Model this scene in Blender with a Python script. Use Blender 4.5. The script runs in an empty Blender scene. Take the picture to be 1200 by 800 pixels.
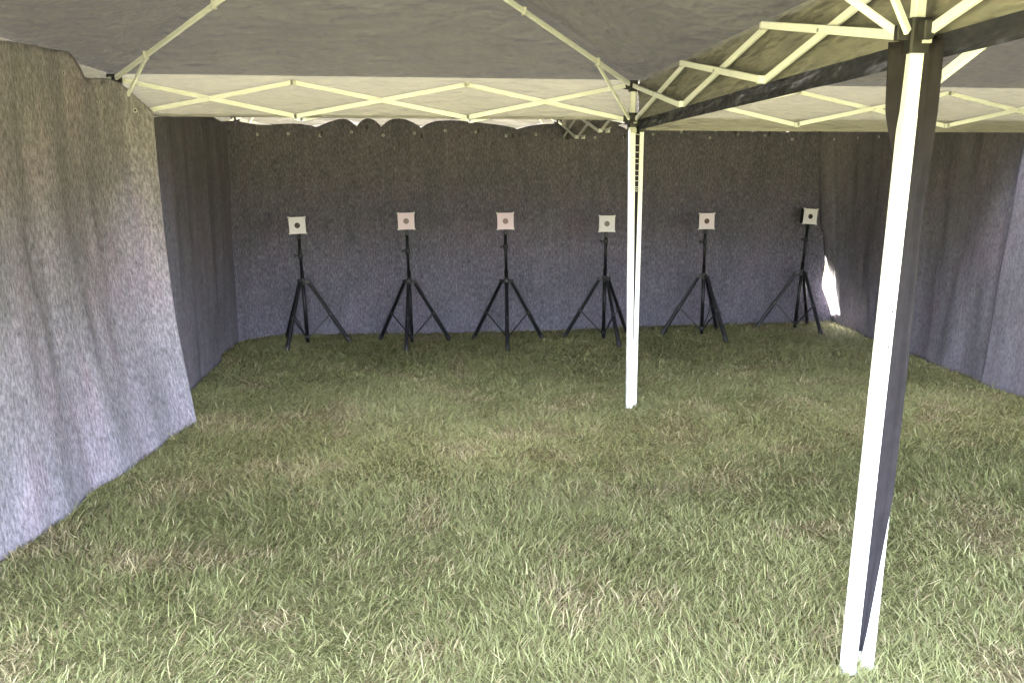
import bpy, math, random
import numpy as np
from mathutils import Vector, Matrix

random.seed(7)
rng = np.random.default_rng(11)
scene = bpy.context.scene
col = scene.collection
R = math.radians

# ------------------------------------------------------------------ camera, sky, sun, exposure
CAM = Vector((-1.44, -2.453, 1.692)); F = 967.1; PITCH = 0.1925; YAW = -0.1021
cam_d = bpy.data.cameras.new('camera'); cam = bpy.data.objects.new('camera', cam_d); col.objects.link(cam)
cam.location = CAM
cam.rotation_euler = (math.pi / 2 - PITCH, 0, YAW)
cam_d.sensor_width = 36; cam_d.lens = F / 1200 * 36
cam_d.clip_start = 0.05; cam_d.clip_end = 2000
scene.camera = cam

SUN_EL, SUN_AZ = 46.0, -20.0            # azimuth measured clockwise from +Y (into the picture)
world = bpy.data.worlds.new('World'); scene.world = world; world.use_nodes = True
wn = world.node_tree.nodes; wl = world.node_tree.links
sky = wn.new('ShaderNodeTexSky'); sky.sky_type = 'NISHITA'; sky.sun_disc = False
sky.sun_elevation = R(SUN_EL); sky.sun_rotation = R(SUN_AZ); sky.air_density = 0.75; sky.ozone_density = 0.6; sky.dust_density = 5.0
bg = wn['Background']; bg.inputs['Strength'].default_value = 0.15
hz = wn.new('ShaderNodeHueSaturation'); hz.inputs['Saturation'].default_value = 0.55      # hazy, whitish summer sky
wl.new(sky.outputs['Color'], hz.inputs['Color']); wl.new(hz.outputs['Color'], bg.inputs['Color'])

sun_d = bpy.data.lights.new('sun', 'SUN'); sun_d.energy = 3.0; sun_d.angle = R(0.6); sun_d.color = (1.0, 0.97, 0.93)
sun = bpy.data.objects.new('sun', sun_d); col.objects.link(sun)
sd = Vector((math.sin(R(SUN_AZ)) * math.cos(R(SUN_EL)), math.cos(R(SUN_AZ)) * math.cos(R(SUN_EL)), math.sin(R(SUN_EL))))
sun.rotation_euler = sd.to_track_quat('Z', 'Y').to_euler()
sun.location = (0, -8, 12)

vs = scene.view_settings
vs.view_transform = 'Standard'; vs.look = 'None'; vs.gamma = 1.0; vs.use_curve_mapping = False
vs.exposure = 5.8
scene.render.engine = 'CYCLES'
scene.cycles.max_bounces = 7; scene.cycles.diffuse_bounces = 5; scene.cycles.transmission_bounces = 4

# ------------------------------------------------------------------ pixel -> place helpers (photo is 1200 x 800)
_fw = Vector((-math.sin(YAW) * math.cos(PITCH), math.cos(YAW) * math.cos(PITCH), -math.sin(PITCH)))
_rt = Vector((math.cos(YAW), math.sin(YAW), 0)); _up = _rt.cross(_fw)
def on_plane(x, y, axis, val):
    d = _fw * F + _rt * (x - 600) + _up * (400 - y)
    return CAM + d * ((val - CAM[axis]) / d[axis])

# ------------------------------------------------------------------ materials
def mat(name, color=(0.5, 0.5, 0.5), rough=0.6, metal=0.0, spec=0.5):
    m = bpy.data.materials.new(name); m.use_nodes = True
    b = m.node_tree.nodes['Principled BSDF']
    b.inputs['Base Color'].default_value = (*color, 1); b.inputs['Roughness'].default_value = rough
    b.inputs['Metallic'].default_value = metal; b.inputs['Specular IOR Level'].default_value = spec
    return m, m.node_tree.nodes, m.node_tree.links, b

def noise(n, l, vec, scale, detail=4, rough=0.6, dim='3D'):
    t = n.new('ShaderNodeTexNoise'); t.noise_dimensions = dim
    t.inputs['Scale'].default_value = scale; t.inputs['Detail'].default_value = detail; t.inputs['Roughness'].default_value = rough
    if vec is not None: l.new(vec, t.inputs['Vector'])
    return t.outputs['Fac']
def ramp(n, l, fac, stops):
    r = n.new('ShaderNodeValToRGB'); l.new(fac, r.inputs['Fac'])
    e = r.color_ramp.elements
    while len(e) < len(stops): e.new(0.5)
    for i, (p, c) in enumerate(stops):
        e[i].position = p; e[i].color = (*c, 1) if len(c) == 3 else c
    return r.outputs['Color']
def mixc(n, l, fac, a, b, mode='MIX'):
    m = n.new('ShaderNodeMix'); m.data_type = 'RGBA'; m.blend_type = mode
    for sock, v in ((0, fac), (6, a), (7, b)):
        if isinstance(v, (int, float)): m.inputs[sock].default_value = v
        elif isinstance(v, tuple): m.inputs[sock].default_value = (*v, 1)
        else: l.new(v, m.inputs[sock])
    return m.outputs[2]
def bump(n, l, h, strength, dist, b):
    bp = n.new('ShaderNodeBump'); bp.inputs['Strength'].default_value = strength; bp.inputs['Distance'].default_value = dist
    l.new(h, bp.inputs['Height']); l.new(bp.outputs['Normal'], b.inputs['Normal'])

def felt_material(name, dark, mid, light, fleck=0.5):
    m, n, l, b = mat(name, rough=0.95, spec=0.15)
    tc = n.new('ShaderNodeTexCoord')
    def mapped(sx, sy):
        mp = n.new('ShaderNodeMapping'); mp.inputs['Scale'].default_value = (sx, sy, 1)
        l.new(tc.outputs['UV'], mp.inputs['Vector']); return mp.outputs['Vector']
    fib = noise(n, l, mapped(70, 22), 1.0, 4, 0.75)
    fib2 = noise(n, l, mapped(120, 55), 1.0, 2, 0.6)
    big = noise(n, l, mapped(3.2, 1.3), 1.0, 4, 0.6)
    streak = noise(n, l, mapped(22, 2.2), 1.0, 4, 0.6)
    c1 = ramp(n, l, fib, [(0.36, dark), (0.5, mid), (0.62, light)])
    mott = noise(n, l, mapped(14, 7), 1.0, 5, 0.7)
    tint = ramp(n, l, big, [(0.32, (0.80, 0.82, 0.80)), (0.5, (1, 1, 1)), (0.68, (1.12, 1.0, 1.03))])
    c2 = mixc(n, l, 0.8, c1, tint, 'MULTIPLY')
    st = ramp(n, l, streak, [(0.3, (0.82, 0.82, 0.82)), (0.7, (1.15, 1.15, 1.15))])
    c3 = mixc(n, l, 0.7, c2, st, 'MULTIPLY')
    mt_ = ramp(n, l, mott, [(0.35, (0.72, 0.72, 0.72)), (0.65, (1.28, 1.28, 1.28))])
    c3 = mixc(n, l, 0.45, c3, mt_, 'MULTIPLY')
    spots = ramp(n, l, fib2, [(0.66, (0, 0, 0)), (0.72, (1, 1, 1))])
    mm = n.new('ShaderNodeMath'); mm.operation = 'MULTIPLY'; mm.inputs[1].default_value = fleck
    l.new(spots, mm.inputs[0])
    c4 = mixc(n, l, mm.outputs[0], c3, tuple(min(1, 1.9 * q) for q in light))
    l.new(c4, b.inputs['Base Color'])
    add = n.new('ShaderNodeMath'); add.operation = 'ADD'; l.new(fib, add.inputs[0]); l.new(fib2, add.inputs[1])
    bump(n, l, add.outputs[0], 0.5, 0.006, b)
    return m

def fabric_material(name, inside, outside, trans, trans_col, wr=1.0, gloss=0.45):
    """coated canopy cloth: two differently coloured faces and a little light coming through"""
    m, n, l, b = mat(name, rough=gloss, spec=0.25)
    tc = n.new('ShaderNodeTexCoord')
    geo = n.new('ShaderNodeNewGeometry')
    w1 = noise(n, l, tc.outputs['Object'], 2.0, 3, 0.5)
    st = ramp(n, l, w1, [(0.3, (0.86, 0.86, 0.86)), (0.7, (1.1, 1.1, 1.1))])
    ci = mixc(n, l, 0.8, inside, st, 'MULTIPLY')
    c = mixc(n, l, geo.outputs['Backfacing'], outside, ci)
    l.new(c, b.inputs['Base Color'])
    mp = n.new('ShaderNodeMapping'); mp.inputs['Scale'].default_value = (1.0, 1.0, 4.0); l.new(tc.outputs['Object'], mp.inputs['Vector'])
    w2 = noise(n, l, mp.outputs['Vector'], 4.5, 2.5, 0.5)
    bump(n, l, w2, 0.8 * wr, 0.09, b)
    tr = n.new('ShaderNodeBsdfTranslucent'); tr.inputs['Color'].default_value = (*trans_col, 1)
    mx = n.new('ShaderNodeMixShader'); mx.inputs[0].default_value = trans
    l.new(b.outputs[0], mx.inputs[1]); l.new(tr.outputs[0], mx.inputs[2])
    l.new(mx.outputs[0], n['Material Output'].inputs['Surface'])
    return m

def paint_material(name, c, rough, wear=0.15, metal=0.0, spec=0.5):
    m, n, l, b = mat(name, c, rough, metal, spec)
    tc = n.new('ShaderNodeTexCoord')
    w = noise(n, l, tc.outputs['Object'], 14.0, 6, 0.7)
    st = ramp(n, l, w, [(0.35, tuple(q * (1 - wear) for q in c)), (0.6, c)])
    l.new(st, b.inputs['Base Color'])
    rr = n.new('ShaderNodeMapRange'); rr.inputs['To Min'].default_value = rough - 0.1; rr.inputs['To Max'].default_value = rough + 0.15
    l.new(w, rr.inputs['Value']); l.new(rr.outputs[0], b.inputs['Roughness'])
    return m

M = {}
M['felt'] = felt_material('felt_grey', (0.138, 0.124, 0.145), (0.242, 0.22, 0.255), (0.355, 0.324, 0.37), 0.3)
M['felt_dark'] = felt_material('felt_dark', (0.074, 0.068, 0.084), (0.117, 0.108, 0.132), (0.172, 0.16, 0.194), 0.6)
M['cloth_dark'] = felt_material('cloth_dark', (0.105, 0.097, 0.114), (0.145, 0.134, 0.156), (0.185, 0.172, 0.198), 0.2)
M['canopy'] = fabric_material('canopy_cloth', (0.118, 0.111, 0.110), (0.03, 0.03, 0.045), 0.0022, (0.5, 0.475, 0.455))
M['valance'] = fabric_material('valance_cloth', (0.19, 0.178, 0.162), (0.022, 0.022, 0.034), 0.0095, (0.6, 0.575, 0.46), 0.8)
M['navy'] = paint_material('navy_cloth', (0.024, 0.021, 0.025), 0.85, 0.3, 0.0, 0.12)
M['white'] = paint_material('white_steel', (0.80, 0.80, 0.79), 0.38, 0.06)
M['black_plastic'] = paint_material('black_plastic', (0.022, 0.021, 0.023), 0.5, 0.3)
M['grey_plastic'] = paint_material('grey_plastic', (0.55, 0.54, 0.52), 0.5, 0.1)
M['black_steel'] = paint_material('black_steel', (0.005, 0.005, 0.007), 0.4, 0.3, 0.0, 0.35)
M['metal'] = paint_material('eyelet_metal', (0.6, 0.6, 0.62), 0.3, 0.2, 0.9)
M['cord'] = paint_material('cord', (0.55, 0.54, 0.5), 0.7, 0.2)
M['dark'] = paint_material('dark_hole', (0.05, 0.045, 0.04), 0.7, 0.2)

# ------------------------------------------------------------------ mesh helpers
def mesh_obj(name, verts, faces, m, parent=None, smooth=False, uv=None):
    me = bpy.data.meshes.new(name)
    me.from_pydata([tuple(v) for v in verts], [], faces); me.update()
    if uv is not None:
        lay = me.uv_layers.new(name='UVMap')
        idx = np.empty(len(me.loops), dtype=np.int32); me.loops.foreach_get('vertex_index', idx)
        lay.data.foreach_set('uv', np.asarray(uv, dtype=np.float32)[idx].ravel())
    if smooth:
        me.polygons.foreach_set('use_smooth', [True] * len(me.polygons))
    if m is not None: me.materials.append(m)
    o = bpy.data.objects.new(name, me); col.objects.link(o)
    if parent is not None: o.parent = parent
    return o

class MB:
    def __init__(s): s.v = []; s.f = []
    def add(s, v, f):
        k = len(s.v); s.v += [Vector(q) for q in v]; s.f += [tuple(i + k for i in q) for q in f]; return s
    def box(s, c, size, rot=None, ch=0.0):
        """box with chamfered long edges"""
        hx, hy, hz = [q / 2 for q in size]
        if ch <= 0:
            v = [Vector((x * hx, y * hy, z * hz)) for x in (-1, 1) for y in (-1, 1) for z in (-1, 1)]
            f = [(0, 1, 3, 2), (4, 6, 7, 5), (0, 4, 5, 1), (2, 3, 7, 6), (0, 2, 6, 4), (1, 5, 7, 3)]
        else:
            ring = [(-hx + ch, -hy), (hx - ch, -hy), (hx, -hy + ch), (hx, hy - ch), (hx - ch, hy), (-hx + ch, hy), (-hx, hy - ch), (-hx, -hy + ch)]
            v = [Vector((x, y, z)) for z in (-hz, hz) for x, y in ring]
            f = [(i, (i + 1) % 8, 8 + (i + 1) % 8, 8 + i) for i in range(8)] + [tuple(reversed(range(8))), tuple(range(8, 16))]
        if rot is not None: v = [rot @ q for q in v]
        c = Vector(c); return s.add([q + c for q in v], f)
    def bar(s, a, b, w, t, ch=0.003, side=None):
        """rectangular tube from a to b; w across 'up', t across 'side'"""
        a, b = Vector(a), Vector(b); d = b - a; L = d.length; z = d.normalized()
        sd_ = Vector(side) if side is not None else (Vector((0, 0, 1)).cross(z) if abs(z.z) < 0.95 else Vector((1, 0, 0)))
        y = z.cross(sd_).normalized(); x = y.cross(z).normalized()
        rot = Matrix((x, y, z)).transposed()
        return s.box((a + b) / 2, (t, w, L), rot, ch)
    def tube(s, a, b, r0, r1=None, n=10):
        a, b = Vector(a), Vector(b); r1 = r0 if r1 is None else r1
        z = (b - a).normalized(); x = z.orthogonal().normalized(); y = z.cross(x)
        v = []
        for p, r in ((a, r0), (b, r1)):
            v += [p + (x * math.cos(2 * math.pi * i / n) + y * math.sin(2 * math.pi * i / n)) * r for i in range(n)]
        f = [(i, (i + 1) % n, n + (i + 1) % n, n + i) for i in range(n)] + [tuple(reversed(range(n))), tuple(range(n, 2 * n))]
        return s.add(v, f)
    def ring(s, c, axis, r, t, n=12, k=5):
        c = Vector(c); z = Vector(axis).normalized(); x = z.orthogonal().normalized(); y = z.cross(x)
        v = []; f = []
        for i in range(n):
            a = 2 * math.pi * i / n; e = x * math.cos(a) + y * math.sin(a)
            for j in range(k):
                q = 2 * math.pi * j / k
                v.append(c + e * (r + t * math.cos(q)) + z * (t * math.sin(q)))
        for i in range(n):
            for j in range(k):
                f.append((i * k + j, ((i + 1) % n) * k + j, ((i + 1) % n) * k + (j + 1) % k, i * k + (j + 1) % k))
        return s.add(v, f)
    def path(s, pts, r, n=6):
        for a, b in zip(pts[:-1], pts[1:]): s.tube(a, b, r, r, n)
        return s
    def build(s, name, m, parent=None, smooth=False):
        v = s.v
        if parent is not None:
            v = [q - Vector(parent.get('_base', (0, 0, 0))) for q in v]
        o = mesh_obj(name, v, s.f, m, parent, smooth)
        if parent is not None and '_base' in parent: o['_base'] = parent['_base']
        return o

def tag(o, label, cat, group=None, kind=None):
    if label: o['label'] = label
    if cat: o['category'] = cat
    if group: o['group'] = group
    if kind: o['kind'] = kind
    return o
def thing(name, label, cat, base, group=None):
    o = bpy.data.objects.new(name, None); col.objects.link(o); o.empty_display_size = 0.1
    o.location = base; o['_base'] = tuple(base)
    return tag(o, label, cat, group)

def vnoise(x, y, seed, cells=64):
    """smooth value noise on arrays"""
    g = np.random.default_rng(seed).random((cells, cells))
    xi = np.floor(x).astype(int); yi = np.floor(y).astype(int)
    fx = x - xi; fy = y - yi; fx = fx * fx * (3 - 2 * fx); fy = fy * fy * (3 - 2 * fy)
    a = g[xi % cells, yi % cells]; b = g[(xi + 1) % cells, yi % cells]
    c = g[xi % cells, (yi + 1) % cells]; d = g[(xi + 1) % cells, (yi + 1) % cells]
    return (a * (1 - fx) + b * fx) * (1 - fy) + (c * (1 - fx) + d * fx) * fy
def fbm(x, y, seed, oct=3):
    s = 0; a = 0.5; t = 0
    for i in range(oct):
        s = s + a * vnoise(x * 2 ** i, y * 2 ** i, seed + i); t += a; a *= 0.5
    return s / t

# ------------------------------------------------------------------ ground
def ground_height(x, y):
    return 0.022 * (fbm(np.asarray(x) * 0.9 + 20, np.asarray(y) * 0.9 + 20, 5, 2) - 0.5)
def make_ground():
    m, n, l, b = mat('lawn_soil', rough=1.0, spec=0.05)
    tc = n.new('ShaderNodeTexCoord')
    a = noise(n, l, tc.outputs['Object'], 1.6, 5, 0.6)
    f = noise(n, l, tc.outputs['Object'], 60.0, 4, 0.7)
    c = ramp(n, l, a, [(0.35, (0.14, 0.145, 0.06)), (0.52, (0.175, 0.17, 0.075)), (0.66, (0.22, 0.195, 0.105))])
    d = ramp(n, l, f, [(0.3, (0.5, 0.5, 0.5)), (0.7, (1.2, 1.2, 1.2))])
    l.new(mixc(n, l, 0.8, c, d, 'MULTIPLY'), b.inputs['Base Color'])
    bump(n, l, f, 0.8, 0.03, b)
    k = 90
    gx = np.concatenate([[-900, -300, -80, -30, -12], np.linspace(-6, 6, k), [12, 30, 80, 300, 900]])
    gy = np.concatenate([[-900, -300, -80, -30, -12], np.linspace(-6, 9, k), [12, 30, 80, 300, 900]])
    X, Y = np.meshgrid(gx, gy, indexing='ij')
    Z = ground_height(X, Y)
    V = np.stack([X, Y, Z], -1).reshape(-1, 3)
    ny = len(gy)
    Fc = [(i * ny + j, (i + 1) * ny + j, (i + 1) * ny + j + 1, i * ny + j + 1) for i in range(len(gx) - 1) for j in range(ny - 1)]
    o = mesh_obj('ground', V, Fc, m, smooth=True); o['kind'] = 'structure'
make_ground()

def make_grass():
    zones = [(-3.45, 3.5, -1.6, -0.2, 3500), (-3.4, 3.4, -0.2, 2.0, 18500), (-3.4, 3.4, 2.0, 4.4, 14000), (-3.45, 3.55, 4.4, 7.0, 10500)]
    P = []
    for (x0, x1, y0, y1, dens) in zones:
        per = 9
        nt = int((x1 - x0) * (y1 - y0) * dens / per)
        c = np.stack([rng.uniform(x0, x1, nt), rng.uniform(y0, y1, nt)], -1)
        # thin the sward out a little in noisy patches
        keep = fbm(c[:, 0] * 2.2 + 9, c[:, 1] * 2.2 + 9, 31) + rng.normal(0, 0.12, nt) > 0.12
        c = c[keep]; nt = len(c)
        rad = rng.normal(0, 0.034, (nt, per, 2))
        pos = c[:, None, :] + rad
        lean_t = rng.uniform(0, 2 * math.pi, nt)
        sw = fbm(c[:, 0] * 1.7 + 3, c[:, 1] * 1.7 + 3, 77) * 4 * math.pi
        out = np.arctan2(rad[..., 1], rad[..., 0])
        dirx = 0.9 * np.cos(out) + 0.7 * np.cos(sw)[:, None] + 0.6 * np.cos(lean_t)[:, None] + rng.normal(0, 1.1, (nt, per))
        diry = 0.9 * np.sin(out) + 0.7 * np.sin(sw)[:, None] + 0.6 * np.sin(lean_t)[:, None] + rng.normal(0, 1.1, (nt, per))
        ang = np.arctan2(diry, dirx)
        hscale = (0.62 + 0.75 * fbm(c[:, 0] * 1.3, c[:, 1] * 1.3, 51))[:, None] * rng.uniform(0.75, 1.25, (nt, 1))
        L = 0.95 * hscale * rng.gamma(6, 0.0072, (nt, per)).clip(0.015, 0.12)
        tilt = rng.normal(1.2, 0.25, (nt, per)).clip(0.25, 1.5)
        lng = rng.random((nt, per)) < 0.035
        L = np.where(lng, rng.uniform(0.055, 0.095, (nt, per)), L); tilt = np.where(lng, rng.normal(1.3, 0.15, (nt, per)), tilt)
        hue = np.repeat(rng.normal(0, 1, (nt, 1)), per, 1) * 0.5 + rng.normal(0, 0.8, (nt, per))
        P.append(np.stack([pos[..., 0], pos[..., 1], ang, L, tilt, hue], -1).reshape(-1, 6))
    P = np.concatenate(P); N = len(P)
    x, y, ang, L, tilt, hue = P.T
    g = ground_height(x, y) - 0.004
    w = rng.uniform(0.0011, 0.0022, N) * (1 + 0.10 * np.clip(y, 0, 7))
    dx, dy = np.cos(ang), np.sin(ang)
    tw = rng.normal(0, 0.6, N); px, py = -np.sin(ang + tw), np.cos(ang + tw)
    bend = rng.uniform(0.0, 0.42, N)
    t0 = np.clip(tilt - bend * 0.6, 0.02, 1.4); t1 = np.clip(tilt + bend * 0.5, 0.1, 1.62)
    h1 = L * 0.55; h2 = L * 0.45
    mx = x + dx * np.sin(t0) * h1; my = y + dy * np.sin(t0) * h1; mz = g + np.cos(t0) * h1
    tx = mx + dx * np.sin(t1) * h2; ty = my + dy * np.sin(t1) * h2; tz = np.maximum(mz + np.cos(t1) * h2, g + 0.004)
    V = np.empty((N, 5, 3), dtype=np.float32)
    V[:, 0] = np.stack([x - px * w, y - py * w, g], -1); V[:, 1] = np.stack([x + px * w, y + py * w, g], -1)
    V[:, 2] = np.stack([mx + px * w * .9, my + py * w * .9, mz], -1); V[:, 3] = np.stack([mx - px * w * .9, my - py * w * .9, mz], -1)
    V[:, 4] = np.stack([tx, ty, tz], -1)
    # own colour of each blade: green, pale green, straw, brown thatch
    pa = fbm(x * 1.1 + 5, y * 1.1 + 5, 91, 3); pb = fbm(x * 3.4 + 1, y * 3.4 + 1, 17, 3)
    green = np.array([0.168, 0.180, 0.068]); pale = np.array([0.335, 0.338, 0.150]); straw = np.array([0.45, 0.385, 0.22]); brown = np.array([0.20, 0.15, 0.085])
    k = np.clip(0.58 + 0.95 * (pa - 0.5) + 0.28 * hue, 0, 1)[:, None]
    C = green * (1 - k) + pale * k
    dry = np.clip((pb - 0.59) * 3.0, 0, 0.36) + 0.12
    r = rng.random(N)
    s = r < dry; C[s] = straw * rng.uniform(0.6, 1.15, s.sum())[:, None]
    s2 = (r > 1 - 0.5 * np.clip((pb - 0.58) * 2.5, 0, 0.4) - 0.07); C[s2] = brown * rng.uniform(0.7, 1.3, s2.sum())[:, None]
    C *= rng.uniform(0.8, 1.2, (N, 1))
    me = bpy.data.meshes.new('grass')
    me.vertices.add(N * 5); me.vertices.foreach_set('co', V.ravel())
    base = (np.arange(N) * 5)[:, None]
    quads = base + np.array([0, 1, 2, 3]); tris = base + np.array([3, 2, 4])
    loops = np.concatenate([quads, tris], 1).ravel().astype(np.int32)
    me.loops.add(len(loops)); me.loops.foreach_set('vertex_index', loops)
    ls = (np.arange(N) * 7)[:, None] + np.array([0, 4]); lt = np.tile([4, 3], N)
    me.polygons.add(N * 2); me.polygons.foreach_set('loop_start', ls.ravel().astype(np.int32)); me.polygons.foreach_set('loop_total', lt.astype(np.int32))
    me.update(calc_edges=True)
    at = me.attributes.new('blade_colour', 'FLOAT_COLOR', 'POINT')
    C4 = np.ones((N, 5, 4), dtype=np.float32); C4[:, :, :3] = C[:, None, :]
    at.data.foreach_set('color', C4.ravel())
    m, n, l, b = mat('grass_blade', rough=0.5, spec=0.35)
    a = n.new('ShaderNodeAttribute'); a.attribute_name = 'blade_colour'
    l.new(a.outputs['Color'], b.inputs['Base Color'])
    tr = n.new('ShaderNodeBsdfTranslucent'); l.new(a.outputs['Color'], tr.inputs['Color'])
    mx_ = n.new('ShaderNodeMixShader'); mx_.inputs[0].default_value = 0.3
    l.new(b.outputs[0], mx_.inputs[1]); l.new(tr.outputs[0], mx_.inputs[2]); l.new(mx_.outputs[0], n['Material Output'].inputs['Surface'])
    me.materials.append(m)
    o = bpy.data.objects.new('grass', me); col.objects.link(o)
    tag(o, 'short green lawn with dry straw-coloured patches covering the floor', 'grass', kind='stuff')
make_grass()

# ------------------------------------------------------------------ canopy tents
def sheet(name, fn, nu, nv, m, parent=None, flip=False, uvscale=None, smooth=True):
    S, T = np.meshgrid(np.linspace(0, 1, nu), np.linspace(0, 1, nv), indexing='ij')
    X, Y, Z = fn(S, T)
    V = np.stack([X, Y, Z], -1).reshape(-1, 3)
    if parent is not None and '_base' in parent: V = V - np.array(parent['_base'])
    Fc = []
    for i in range(nu - 1):
        for j in range(nv - 1):
            q = (i * nv + j, (i + 1) * nv + j, (i + 1) * nv + j + 1, i * nv + j + 1)
            Fc.append(tuple(reversed(q)) if flip else q)
    uv = None
    if uvscale is not None: uv = np.stack([S * uvscale[0], T * uvscale[1]], -1).reshape(-1, 2)
    o = mesh_obj(name, V, Fc, m, parent, smooth, uv)
    if parent is not None and '_base' in parent: o['_base'] = parent['_base']
    return o

def roof(parent, u0, u1, v0, v1, ze, zp, seed):
    """pyramid roof of four cloth panels joined in one cover, sagging between the hips, creased towards the corners"""
    n = 72
    g = np.linspace(-1, 1, n)
    A, B = np.meshgrid(g, g, indexing='ij')
    m_ = np.maximum(np.abs(A), np.abs(B))
    along = np.where(np.abs(A) > np.abs(B), B / np.maximum(np.abs(A), 1e-6), A / np.maximum(np.abs(B), 1e-6))
    h = zp - ze
    Z = ze + h * (1 - m_)
    sag = (1 - along ** 2) * m_ * (1 - m_) * 0.22
    Z = Z - sag
    # creases running out of the corners
    ang = np.arctan2(1 - np.abs(B), 1 - np.abs(A)); dist = np.hypot(1 - np.abs(A), 1 - np.abs(B))
    cr = np.sin(ang * 26 + 3 * np.sign(A) + 5 * np.sign(B) + 4 * fbm(A * 3 + 8, B * 3 + 8, seed)) * np.exp(-dist * 2.6) * np.clip(dist * 6, 0, 1) * np.clip((1 - m_) * 10, 0, 1)
    Z = Z + 0.034 * cr + 0.016 * (fbm(A * 5 + 9, B * 5 + 9, seed + 3) - 0.5) * (1 - np.abs(along) ** 4) * np.clip((1 - m_) * 8, 0, 1)
    X = (u0 + u1) / 2 + A * (u1 - u0) / 2; Y = (v0 + v1) / 2 + B * (v1 - v0) / 2
    V = np.stack([X, Y, Z], -1).reshape(-1, 3) - np.array(parent['_base'])
    Fc = [(i * n + j, (i + 1) * n + j, (i + 1) * n + j + 1, i * n + j + 1) for i in range(n - 1) for j in range(n - 1)]
    o = mesh_obj('canopy', V, Fc, M['canopy'], parent, True); o['_base'] = parent['_base']
    return o

def valance(parent, a, b, outward, zt, zb, seed, amp=1.0, droop=0.0):
    a = np.array(a, float); b = np.array(b, float); ow = np.array(outward, float); Ls = np.linalg.norm(b - a)
    def fn(S, T):
        wob = fbm(S * 9 + seed, T * 1.5, seed) * 0.012 * T + fbm(S * 28 + 3, T * 5 + 2, seed + 5) * 0.005
        wob = amp * wob * np.clip(T * 4, 0, 1)
        X = a[0] + (b[0] - a[0]) * S + ow[0] * wob; Y = a[1] + (b[1] - a[1]) * S + ow[1] * wob
        Z = zt + (zb - zt) * T - droop * T * (4 * S * (1 - S)) + 0.004 * (fbm(S * 14, T * 0 + 1, seed + 2) - 0.5) * T
        return X, Y, Z
    # normal must point outward so that the outside face carries the outside colour
    d = np.array([b[0] - a[0], b[1] - a[1]]); nrm = np.array([d[1] * -1, d[0]])   # of (d x -z)
    flip = (nrm @ ow[:2]) < 0
    # grid normal is dS x dT = d x (-z) = (-d.y, d.x)
    return sheet('valance', fn, int(Ls * 22), 9, M['valance'], parent, flip)

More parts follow.
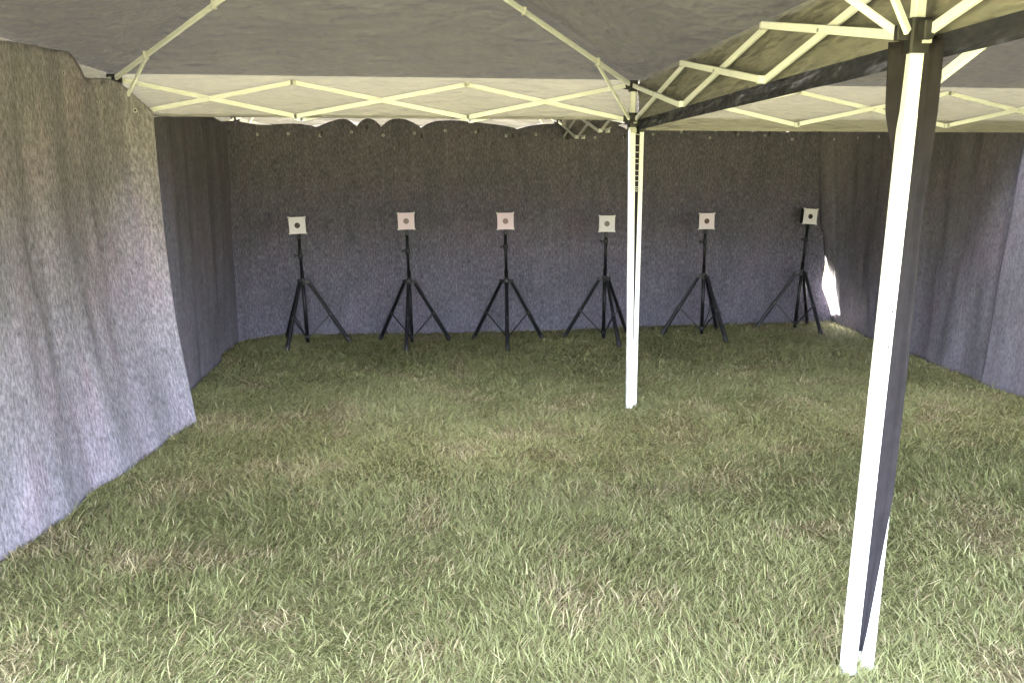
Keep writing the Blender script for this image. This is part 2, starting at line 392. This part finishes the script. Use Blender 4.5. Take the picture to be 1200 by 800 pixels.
def make_tent(name, label, u0, u1, vlines, zs, zu, zp, zval, seed, legs=None, group='pop-up canopy tents', dropped={}):
    """legs: {(iu, iv): ((bx, by), (tx, ty))} measured base and top of single legs"""
    legs = legs or {}
    t = thing(name, label, 'tent', ((u0 + u1) / 2, vlines[0], 0), group)
    us = [u0, u1]
    def corner(iu, iv):
        b = legs.get((iu, iv)); u, v = us[iu], vlines[iv]
        return (Vector((b[0][0], b[0][1], 0)), Vector((b[1][0], b[1][1], 0))) if b else (Vector((u, v, 0)), Vector((u, v, 0)))
    tops = {}
    for iu in (0, 1):
        for iv in range(len(vlines)):
            bs, tp = corner(iu, iv); tops[iu, iv] = tp
            zt = zs - 0.05
            lg = MB().bar(bs + Vector((0, 0, -0.01)), tp + Vector((0, 0, zt)), 0.043, 0.043, 0.004, side=(1, 0, 0)).build('leg', M['white'], t)
            MB().box(bs + Vector((0, 0, 0.002)), (0.06, 0.06, 0.008), None, 0.01).build('foot_plate', M['grey_plastic'], lg)
            d = (tp + Vector((0, 0, zt)) - bs).normalized()
            for hz in (1.06, 1.17, 1.285):
                MB().tube(bs + d * hz + Vector((0.008, -0.0212, 0)), bs + d * hz + Vector((0.008, -0.0224, 0)), 0.0042, n=8).build('pin_hole', M['dark'], lg)
            MB().bar(tp + Vector((0, 0, zt - 0.02)), tp + Vector((0, 0, zu + 0.03)), 0.033, 0.033, 0.003, side=(1, 0, 0)).build('inner_pole', M['white'], t)
            su = 1 if iu == 0 else -1
            sb = MB().box(tp + Vector((0, 0, zs - 0.01)), (0.062, 0.062, 0.10), None, 0.006)
            sb.box(tp + Vector((su * 0.042, 0, zs)), (0.045, 0.026, 0.042), None, 0.004)
            sb.box(tp + Vector((0, 0.045, zs)), (0.03, 0.05, 0.05), None, 0.004); sb.box(tp + Vector((0, -0.045, zs)), (0.03, 0.05, 0.05), None, 0.004)
            sl = sb.build('slider_bracket', M['black_plastic'], t)
            MB().box(tp + Vector((0.014, -0.036, zs - 0.012)), (0.028, 0.012, 0.042), None, 0.003).build('release_button', M['grey_plastic'], sl)
            cb = MB().box(tp + Vector((0, 0, zu + 0.0)), (0.055, 0.055, 0.075), None, 0.006)
            cb.box(tp + Vector((su * 0.04, 0, zu)), (0.045, 0.028, 0.045), None, 0.004)
            cb.build('corner_bracket', M['black_plastic'], t)
    def truss(A, B, inward, n=3, zlast=None):
        A = Vector((A.x, A.y, 0)); B = Vector((B.x, B.y, 0)); inn = Vector(inward)
        d = (B - A).normalized()
        pts = [A + d * 0.06] + [A + (B - A) * (i / n) for i in range(1, n)] + [B - d * 0.06]
        for i in range(n):
            p, q = pts[i], pts[i + 1]
            off = inn * 0.011
            for (za, zb_, s_) in ((zs, zu, 1), (zu, zs, -1)):
                jit = random.uniform(-0.004, 0.004)
                if zlast is not None and i == n - 1 and s_ == -1: zb_ = zlast
                MB().bar(p + off * s_ + Vector((0, 0, za + jit)), q + off * s_ + Vector((0, 0, zb_ + jit)), 0.030, 0.014, 0.002, side=inn).build('scissor_bar', M['white'], t)
            MB().tube((p + q) / 2 + Vector((0, 0, (zs + zu) / 2)) - inn * 0.022, (p + q) / 2 + Vector((0, 0, (zs + zu) / 2)) + inn * 0.022, 0.007, n=8).build('pivot_bolt', M['metal'], t)
            if i < n - 1:
                for zz in (zs, zu):
                    MB().box(q + Vector((0, 0, zz)), (0.036, 0.036, 0.030), None, 0.004).build('joint', M['grey_plastic'] if zz == zu else M['white'], t)
    for iv in range(len(vlines)):
        if iv in (0, len(vlines) - 1):
            truss(tops[0, iv], tops[1, iv], (0, 1 if iv == 0 else -1, 0))
        if iv < len(vlines) - 1:
            nx = 3 if vlines[iv + 1] - vlines[iv] > 3 else 2
            truss(tops[0, iv], tops[0, iv + 1], (1, 0, 0), nx, dropped.get(iv)); truss(tops[1, iv], tops[1, iv + 1], (-1, 0, 0), nx)
            ctr = Vector(((u0 + u1) / 2, (vlines[iv] + vlines[iv + 1]) / 2, 0))
            hub = MB().tube(ctr + Vector((0, 0, zp - 0.42)), ctr + Vector((0, 0, zp - 0.03)), 0.03, 0.03, 12).build('peak_mast', M['white'], t)
            MB().tube(ctr + Vector((0, 0, zp - 0.10)), ctr + Vector((0, 0, zp - 0.04)), 0.055, 0.055, 12).build('peak_hub', M['black_plastic'], hub)
            for iu in (0, 1):
                for k in (iv, iv + 1):
                    c = tops[iu, k]; dirn = (ctr - c)
                    a = c + dirn * 0.022 + Vector((0, 0, zu + 0.012)); e = ctr - dirn.normalized() * 0.05 + Vector((0, 0, zp - 0.06))
                    hp = MB().bar(a, e, 0.030, 0.018, 0.003).build('hip_pole', M['white'], t)
                    j = a + (e - a) * 0.17; s0 = c + dirn.normalized() * 0.045 + Vector((0, 0, zs))
                    MB().bar(s0, j - Vector((0, 0, 0.012)), 0.024, 0.014, 0.002).build('strut', M['white'], t)
                    MB().box(j, (0.03, 0.03, 0.05), None, 0.004).build('joint', M['grey_plastic'], t)
                    m2 = a + (e - a) * 0.5
                    MB().box(m2, (0.03, 0.03, 0.045), None, 0.004).build('joint', M['grey_plastic'], t)
            cv = roof(t, u0 - 0.03, u1 + 0.03, vlines[iv] - (0.03 if iv == 0 else 0), vlines[iv + 1] + (0.03 if iv == len(vlines) - 2 else 0), zu + 0.045, zp, seed + iv)
            va, vb = vlines[iv] - 0.03, vlines[iv + 1] + 0.03
            valance(cv, (u0 - 0.03, va), (u0 - 0.03, vb), (-1, 0), zu + 0.046, zval, seed + 11, 0.1 if u0 > -1 else 1.0)
            valance(cv, (u1 + 0.03, va), (u1 + 0.03, vb), (1, 0), zu + 0.046, zval, seed + 12, 0.1 if u1 < 1 else 1.0)
            if iv == 0: valance(cv, (u0 - 0.03, va), (u1 + 0.03, va), (0, -1), zu + 0.046, zval, seed + 13)
            if iv == len(vlines) - 2: valance(cv, (u0 - 0.03, vb), (u1 + 0.03, vb), (0, 1), zu + 0.046, zval, seed + 14)
    return t

ZS, ZU, ZP = 2.122, 2.345, 3.03
make_tent('canopy_tent', 'large grey-lined canopy tent over the left lanes, front white leg nearest the camera', -3.5, 0.05, [-1.9, 0.02, 3.5], ZS, ZU, ZP, ZS - 0.005, 3,  # unseen front bay over the camera, made short so more daylight reaches the foreground
          legs={(1, 1): ((0.003, 0.044), (0.022, 0.0)), (1, 2): ((0.057, 3.467), (0.031, 3.5))})
make_tent('canopy_tent', 'canopy tent over the right lanes with dark hanging valance edge beside the near leg', 0.115, 3.6, [-1.86, 0.06, 3.54], ZS - 0.03, ZU - 0.02, ZP, ZS - 0.075, 23,  # front bay shortened likewise to let daylight in
          legs={(0, 1): ((0.082, 0.07), (0.105, 0.06)), (0, 2): ((0.102, 3.52), (0.104, 3.54))}, dropped={0: 1.985})
make_tent('canopy_tent', 'rear canopy tent behind the left lanes, roof hidden, carrying the felt backdrop', -3.52, 0.081, [3.80, 7.14], ZS, ZU, ZP, ZS + 0.01, 43, legs={(1, 0): ((0.141, 3.80), (0.105, 3.80))})
make_tent('canopy_tent', 'rear canopy tent behind the right lanes, roof hidden, beside the bright slit', 0.145, 3.62, [3.84, 7.17], ZS, ZU, ZP, ZS + 0.01, 63, legs={(0, 0): ((0.182, 3.83), (0.182, 3.84))})

# ------------------------------------------------------------------ felt curtains
def curtain(name, label, top, bot, m, seed, folds=(0.03, 2.2), res=(160, 60), scallop=None, right_edge=None, bow=0.0, flare=1.0, eyelets=(), group='grey felt curtains'):
    """top, bot: polylines of (x, y, z); folds: amplitude and folds per metre"""
    top = np.array(top, float); bot = np.array(bot, float)
    def arc(P):
        d = np.r_[0, np.cumsum(np.hypot(np.diff(P[:, 0]), np.diff(P[:, 1])))]; return d / d[-1], d[-1]
    st, Lt = arc(top); sb, Lb = arc(bot)
    def smooth_interp(s, sk, v):
        dense = np.interp(np.linspace(0, 1, 400), sk, v)
        k = np.ones(9) / 9; pad = np.r_[dense[:1].repeat(4), dense, dense[-1:].repeat(4)]
        return np.interp(s, np.linspace(0, 1, 400), np.convolve(pad, k, 'valid'))
    def pos(S, T):
        W = T ** flare
        P = [smooth_interp(S, st, top[:, k]) * (1 - w_) + smooth_interp(S, sb, bot[:, k]) * w_ for k, w_ in ((0, W), (1, W), (2, T))]
        e = 1e-3
        Q = [smooth_interp(np.clip(S + e, 0, 1), sb, bot[:, k]) - smooth_interp(np.clip(S - e, 0, 1), sb, bot[:, k]) for k in range(2)]
        nl = np.hypot(Q[0], Q[1]) + 1e-9; nx, ny = -Q[1] / nl, Q[0] / nl
        f = folds[1] * Lt
        d = folds[0] * (2 * fbm(S * f + 4, T * 1.1 + 4, seed, 2) - 1) * (0.35 + 0.65 * T)
        d = d + 0.35 * folds[0] * (2 * fbm(S * f * 2.7 + 9, T * 2.3 + 2, seed + 7, 2) - 1)
        d = d + bow * np.sin(math.pi * T)
        X, Y, Z = P[0] + nx * d, P[1] + ny * d, P[2]
        if scallop: Z = Z + scallop(S) * (1 - T)
        Z = Z + (1 - T) * 0.008 * (fbm(S * Lt * 6, T * 0 + 2, seed + 3) - 0.5)
        if right_edge is not None:
            X = X + right_edge(Z) * np.clip((S - 0.955) / 0.045, 0, 1)
        return X, Y, Z
    o = sheet(name, pos, res[0], res[1], m, None, uvscale=(Lt, 2.3))
    md = o.modifiers.new('thickness', 'SOLIDIFY'); md.thickness = 0.004; md.offset = 0
    tag(o, label, 'curtain', group)
    for (s, t) in eyelets:
        X, Y, Z = [float(q) for q in pos(np.array(s), np.array(t))]
        X2, Y2, _ = [float(q) for q in pos(np.array(min(1, s + 0.004)), np.array(t))]
        d = Vector((X2 - X, Y2 - Y, 0)).normalized(); nn = Vector((-d.y, d.x, 0))
        side = nn if nn.dot(CAM - Vector((X, Y, Z))) > 0 else -nn
        c = Vector((X, Y, Z)) + side * 0.006
        e = MB().ring(c, nn, 0.0115, 0.0035).build('eyelet', M['metal'], o, True)
        MB().tube(c - side * 0.003, c - side * 0.001, 0.009, n=10).build('eyelet_hole', M['dark'], e)
    return o, pos

LV0 = 0.1
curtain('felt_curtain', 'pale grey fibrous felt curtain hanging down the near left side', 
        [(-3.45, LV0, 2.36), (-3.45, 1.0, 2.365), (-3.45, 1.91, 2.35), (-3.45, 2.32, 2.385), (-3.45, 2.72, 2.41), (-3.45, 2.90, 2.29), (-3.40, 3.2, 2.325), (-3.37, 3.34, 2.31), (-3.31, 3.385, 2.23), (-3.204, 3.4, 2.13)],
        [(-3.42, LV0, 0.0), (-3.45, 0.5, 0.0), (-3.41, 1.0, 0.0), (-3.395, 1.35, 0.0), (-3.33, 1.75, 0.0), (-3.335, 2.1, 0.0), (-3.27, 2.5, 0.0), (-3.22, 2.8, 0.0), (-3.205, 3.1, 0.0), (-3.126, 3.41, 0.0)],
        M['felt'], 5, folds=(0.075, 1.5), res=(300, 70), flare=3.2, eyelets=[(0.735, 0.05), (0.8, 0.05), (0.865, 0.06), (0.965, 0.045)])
curtain('felt_curtain', 'smooth dark grey curtain between near left curtain and backdrop',
        [(-3.60, 2.3, 2.30), (-3.55, 3.4, 2.30), (-3.42, 3.8, 2.30), (-3.42, 4.6, 2.31), (-3.44, 6.0, 2.28), (-3.45, 6.5, 2.25), (-3.46, 7.05, 2.22)], [(-3.58, 2.2, 0.0), (-3.5, 3.2, 0.0), (-3.40, 3.9, 0.0), (-3.39, 4.29, 0.0), (-3.41, 5.4, 0.0), (-3.46, 6.50, 0.0), (-3.46, 7.0, 0.0)],
        M['cloth_dark'], 15, folds=(0.05, 2.0), res=(140, 50))

def uc(z): return np.interp(z, [0, .2, .45, .81, 1.31, 2.28], [3.45, 3.40, 3.36, 3.30, 3.22, 3.11])
def gapw(z): return 0.072 * np.exp(-((z - .45) / .18) ** 2) - np.where(z < 1.1, 0.010, 0.030)
def scal(S):
    q = S * 12.0 + 0.9 * vnoise(S * 7 + 2, S * 0 + 3, 8)
    return (0.05 + 0.07 * vnoise(S * 9 + 4, S * 0 + 6, 9)) * np.abs(np.sin(math.pi * (q + 0.35 * np.sin(q * 1.7)))) ** 0.7
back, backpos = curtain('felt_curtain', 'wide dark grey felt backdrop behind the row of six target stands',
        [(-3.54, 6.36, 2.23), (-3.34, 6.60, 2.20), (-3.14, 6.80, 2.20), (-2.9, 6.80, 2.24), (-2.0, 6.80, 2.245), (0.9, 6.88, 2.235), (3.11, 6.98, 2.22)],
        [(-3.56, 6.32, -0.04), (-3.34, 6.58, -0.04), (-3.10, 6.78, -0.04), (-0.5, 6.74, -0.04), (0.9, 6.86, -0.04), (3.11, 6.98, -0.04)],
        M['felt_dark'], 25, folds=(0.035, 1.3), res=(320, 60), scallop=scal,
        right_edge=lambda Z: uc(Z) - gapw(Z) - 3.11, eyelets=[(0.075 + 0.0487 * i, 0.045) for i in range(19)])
for s in (0.175, 0.245, 0.33, 0.42, 0.475, 0.56, 0.66, 0.69, 0.76, 0.85, 0.91):
    X, Y, Z = [float(q) for q in backpos(np.array(s), np.array(0.03))]
    a = Vector((X, Y - 0.012, Z - 0.02)); b = Vector((X + random.uniform(-.02, .02), 7.10, ZS + 0.13))
    mb = MB().bar(a, b, 0.018, 0.006, 0.001, side=(1, 0, 0)); mb.box(a, (0.022, 0.012, 0.05), None, 0.002)
    o = mb.build('tie_strap', M['black_plastic'], back)
# a wrapped cord end and clips of the far frame showing over the backdrop
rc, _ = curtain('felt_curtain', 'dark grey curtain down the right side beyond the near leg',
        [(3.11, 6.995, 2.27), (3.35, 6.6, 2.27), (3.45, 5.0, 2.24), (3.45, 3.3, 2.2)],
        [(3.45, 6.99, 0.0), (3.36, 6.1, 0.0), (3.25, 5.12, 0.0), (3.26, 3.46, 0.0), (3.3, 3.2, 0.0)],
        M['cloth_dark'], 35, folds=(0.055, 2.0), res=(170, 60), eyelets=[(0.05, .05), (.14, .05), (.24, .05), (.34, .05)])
# its far edge follows the slit
me = rc.data
co = np.empty(len(me.vertices) * 3, dtype=np.float32); me.vertices.foreach_get('co', co); co = co.reshape(170, 60, 3)
for i in range(8):
    k = 1 - i / 8
    co[i, :, 0] = co[i, :, 0] * (1 - k) + (uc(co[i, :, 2]) + gapw(co[i, :, 2]) + i * 0.004) * k
    co[i, :, 1] = co[i, :, 1] * (1 - k) + (6.995 - i * 0.03) * k
me.vertices.foreach_set('co', co.ravel()); me.update()
curtain('felt_curtain', 'dark grey curtain at the right picture edge, overlapping the next one',
        [(3.40, 3.95, 2.24), (3.42, 2.5, 2.24), (3.45, LV0, 2.24)], [(3.19, 3.9, 0.0), (3.2, 2.6, 0.0), (3.35, LV0, 0.0)],
        M['cloth_dark'], 45, folds=(0.05, 1.8), res=(140, 50))

# ------------------------------------------------------------------ tripod target stands
def make_stand(base, top_z, lean, phi, label, collar_z):
    t = thing('target_stand', label, 'tripod stand', base, 'tripod target stands')
    b = Vector(base)
    ax = Vector((math.sin(lean), 0, math.cos(lean)))
    at = lambda z: b + ax * z
    hub_z = 0.66
    MB().tube(at(0.02), at(0.78), 0.020, n=14).build('mast', M['black_steel'], t, True)
    MB().tube(at(0.70), at(top_z), 0.0165, n=12).build('extension_tube', M['black_steel'], t, True)
    cl = MB().tube(at(collar_z - 0.03), at(collar_z + 0.03), 0.024, n=14).build('clamp_collar', M['black_plastic'], t, True)
    kb = MB().tube(at(collar_z) + Vector((-0.02, -0.004, 0)), at(collar_z) + Vector((-0.045, -0.01, 0)), 0.007, n=8)
    kb.tube(at(collar_z) + Vector((-0.045, -0.01, 0)), at(collar_z) + Vector((-0.062, -0.012, 0)), 0.017, 0.015, 10).build('clamp_knob', M['black_plastic'], cl)
    hb = MB().tube(at(hub_z - 0.03), at(hub_z + 0.035), 0.029, n=14)
    for k in range(3):
        a = phi + k * 2 * math.pi / 3; d = Vector((math.cos(a), math.sin(a), 0))
        hb.bar(at(hub_z) + d * 0.01, at(hub_z) + d * 0.075, 0.036, 0.034, 0.003)
    hb.build('hub', M['black_plastic'], t)
    low = MB().tube(at(0.06), at(0.10), 0.025, n=14).build('lower_collar', M['black_plastic'], t, True)
    for k in range(3):
        a = phi + k * 2 * math.pi / 3; d = Vector((math.cos(a), math.sin(a), 0))
        p0 = at(hub_z - 0.01) + d * 0.062; p1 = Vector((b.x, b.y, 0.012)) + d * 0.43
        j = p0 + (p1 - p0) * 0.53
        lg = MB().tube(p0, j, 0.0185, n=10).tube(j - (p1 - p0) * 0.02, p1, 0.022, 0.020, 10).build('leg', M['black_steel'], t)
        MB().tube(p1 - (p1 - p0).normalized() * 0.05, p1 + (p1 - p0).normalized() * 0.008, 0.0245, 0.0225, 10).build('rubber_foot', M['black_plastic'], lg)
        MB().tube(j - (p1 - p0) * 0.022, j + (p1 - p0) * 0.022, 0.0245, n=10).build('leg_joint', M['black_plastic'], lg)
        MB().bar(j, at(0.08) + d * 0.024, 0.013, 0.006, 0.001).build('brace', M['black_steel'], t)
        MB().tube(j + Vector((0, -0.02, 0)), j + Vector((0, -0.023, 0)), 0.005, n=8).build('rivet', M['metal'], lg)
    return at

def card_material(name, paper, bull, ring, ring_amt):
    m, n, l, b = mat(name, paper, 0.8, 0, 0.2)
    tc = n.new('ShaderNodeTexCoord')
    w = noise(n, l, tc.outputs['Object'], 25, 4, 0.6)
    l.new(ramp(n, l, w, [(0.3, tuple(q * 0.93 for q in paper)), (0.7, paper)]), b.inputs['Base Color'])
    return m
def make_target(c, lean, yaw, label, paper, bull, size=0.172):
    t = thing('paper_target', label, 'target', c, 'paper targets on the tripod stands')
    rot = Matrix.Rotation(yaw, 3, 'Z') @ Matrix.Rotation(lean, 3, 'Y')
    c = Vector(c)
    def P(x, y, z): return c + rot @ Vector((x, y, z))
    h = size / 2
    bx = MB().box(P(0, 0.045, 0), (size * 0.9, 0.07, size * 0.95), rot, 0.004)
    bx.box(P(0, 0.03, -h - 0.03), (0.035, 0.035, 0.05), rot, 0.003).build('backing_box', M['black_steel'], t)
    # card slightly waisted between its clipped corners
    n = 9; e = [(-1 + 2 * i / (n - 1)) for i in range(n)]
    out = [(x, -1 + 0.03 * (1 - x ** 4) * 0.5) for x in e] + [(1 - 0.03 * (1 - z ** 4), z) for z in e[1:]] + [(x, 1 - 0.02 * (1 - x ** 4)) for x in reversed(e[:-1])] + [(-1 + 0.03 * (1 - z ** 4), z) for z in list(reversed(e))[1:-1]]
    k = len(out)
    v = [P(x * h, -0.002, z * h) for x, z in out] + [P(x * h, 0.002, z * h) for x, z in out]
    f = [tuple(range(k)), tuple(reversed(range(k, 2 * k)))] + [(i, k + i, k + (i + 1) % k, (i + 1) % k) for i in range(k)]
    cd = MB().add(v, f).build('card', card_material('target_card', paper, bull, bull, 1), t)
    def disc(r, y, name, mt, r_in=0.0):
        s = 28
        if r_in:
            v = [P(r * math.cos(2 * math.pi * i / s), y, r * math.sin(2 * math.pi * i / s)) for i in range(s)] + [P(r_in * math.cos(2 * math.pi * i / s), y, r_in * math.sin(2 * math.pi * i / s)) for i in range(s)]
            f = [(i, (i + 1) % s, s + (i + 1) % s, s + i) for i in range(s)]
        else:
            v = [P(r * math.cos(2 * math.pi * i / s), y, r * math.sin(2 * math.pi * i / s)) for i in range(s)]; f = [tuple(range(s))]
        return MB().add(v, f).build(name, mt, cd)
    bm_, *_ = mat('bullseye_ink', bull, 0.8, 0, 0.2)
    lt, *_ = mat('ring_ink', tuple(min(1, q * 1.9 + 0.02) for q in bull), 0.8, 0, 0.2)
    disc(0.0285, -0.0036, 'bullseye', bm_)
    disc(0.0185, -0.0044, 'score_ring', lt, 0.0165); disc(0.010, -0.0044, 'score_ring', lt, 0.0085)
    for sx in (-1, 1):
        for sz in (-1, 1):
            MB().box(P(sx * (h - 0.004), 0.001, sz * (h - 0.004)), (0.02, 0.014, 0.016), rot, 0.002).build('corner_clip', M['grey_plastic'], t)

pk = (0.74, 0.60, 0.67); wh = (0.72, 0.68, 0.71)
spec = [((361, 403), (349, 264), 15, -2.6, 'tripod target stand at the far left, one foot stepping forward', 'whitish paper target with brown bullseye on the leftmost stand', wh, (0.075, 0.055, 0.052)),
        ((483, 403), (476, 259), 29, -1.6, 'tripod target stand second from left, spread evenly with front leg central', 'pinkish paper target with faded ringed bullseye, left one of two', pk, (0.22, 0.16, 0.165)),
        ((595, 402), (592, 259), 30, -1.0, 'tripod target stand third from left, below the pinkish target nearest picture centre', 'pinkish paper target with faded ringed bullseye, right one of two', pk, (0.24, 0.17, 0.175)),
        ((707, 398), (710.5, 262), 46, 0.6, 'tripod target stand just left of the slim white mid leg', 'whitish paper target with grey bullseye left of the mid leg', wh, (0.17, 0.145, 0.14)),
        ((822, 393), (827, 259), 54, 0.0, 'tripod target stand just right of the slim white mid leg', 'whitish paper target with brown bullseye right of the mid leg', (0.73, 0.64, 0.68), (0.085, 0.05, 0.045)),
        ((931, 386), (948, 253.5), 52, 3.0, 'rightmost tripod target stand leaning right beside the bright slit', 'tilted whitish paper target with black bullseye on the rightmost stand', wh, (0.03, 0.026, 0.026))]
for i, (b, tpx, phi, lean, lab, lab2, paper, bull) in enumerate(spec):
    g = on_plane(b[0], b[1], 2, 0.0); c = on_plane(tpx[0], tpx[1], 1, g.y)
    ln = math.atan2(c.x - g.x, c.z)
    make_stand((g.x, g.y, 0), c.z - 0.075, ln, R(phi) + YAW, lab, [0.93, 0.98, 1.02, 1.06, 1.04, 1.04][i])
    make_target((c.x, c.y - 0.035, c.z), ln, YAW * 0.6 + [0.02, 0, 0, 0.03, 0.05, 0.16][i], lab2, paper, bull)

# ------------------------------------------------------------------ dark cloth strip on the near legs, cord lacing on the mid legs
def strip():
    t = thing('cloth_strip', 'long dark navy cloth strip hanging between the two near white legs', 'cloth strip', (0.06, 0.04, 0))
    zt, zb = 2.10, 0.075
    def fn(S, T):
        z = zt + (zb - zt) * T
        lft = np.interp(z, [0.07, 0.5, 1.7, 1.9, 2.1], [0.034, 0.022, 0.018, -0.035, -0.045]); rgt = np.interp(z, [0.07, 0.16, 0.65, 1.1, 1.6, 1.9, 2.1], [0.048, 0.062, 0.108, 0.116, 0.116, 0.085, 0.085])
        X = lft + (rgt - lft) * S
        fold = 0.012 * np.sin(S * 9 + T * 3) + 0.006 * np.sin(S * 23 + T * 7)
        Y = 0.030 + 0.012 * T + fold * 0.5 * (1 - 0.7 * T) - 0.075 * S * np.clip((z - 1.6) / 0.3, 0, 1)
        return X, Y, z + 0 * S
    o = sheet('hanging_cloth', fn, 24, 60, M['navy'], t)
    md = o.modifiers.new('thickness', 'SOLIDIFY'); md.thickness = 0.003; md.offset = 0
    MB().tube((0.02, 0.03, 2.095), (0.11, 0.05, 2.095), 0.006, n=8).build('tie_cord', M['black_plastic'], t)
strip()
def mid_strip():
    t = thing('cloth_strip', 'thin dark strip in the gap between the two slim mid legs', 'cloth strip', (0.07, 3.5, 0))
    def fn(S, T):
        z = 2.08 + (0.16 - 2.08) * T
        X = 0.046 + 0.016 * T + (0.044 - 0.022 * T) * S
        return X, 3.505 - 0.015 * T + 0.003 * np.sin(S * 6 + T * 4), z + 0 * S
    o = sheet('hanging_cloth', fn, 6, 40, M['navy'], t)
    md = o.modifiers.new('thickness', 'SOLIDIFY'); md.thickness = 0.003; md.offset = 0
    MB().box((0.068, 3.502, 2.085), (0.05, 0.012, 0.02), None, 0.002).build('tie_cord', M['black_plastic'], t)
mid_strip()

def lacing():
    t = thing('lacing_cord', 'pale cord laced ladder-like between the paired slim mid legs', 'cord', (0.09, 3.48, 0))
    mb = MB()
    zz = [2.02, 1.95, 1.90, 1.855, 1.82, 1.77, 1.735, 1.70, 1.655, 1.64, 1.625]
    for i, z in enumerate(zz):
        a = Vector((0.034 + (2.1 - z) * 0.012, 3.476, z + random.uniform(-.004, .012))); b = Vector((0.098, 3.50, z - 0.008))
        m_ = (a + b) / 2 - Vector((0, 0.004, 0.006))
        MB().path([a, m_, b], 0.0028).build('cord_rung', M['cord'], t)
    MB().tube((0.036, 3.47, 2.055), (0.037, 3.47, 2.025), 0.02, n=10).build('knot', M['cord'], t)
    pass
lacing()

for o in bpy.data.objects:
    if '_base' in o: del o['_base']
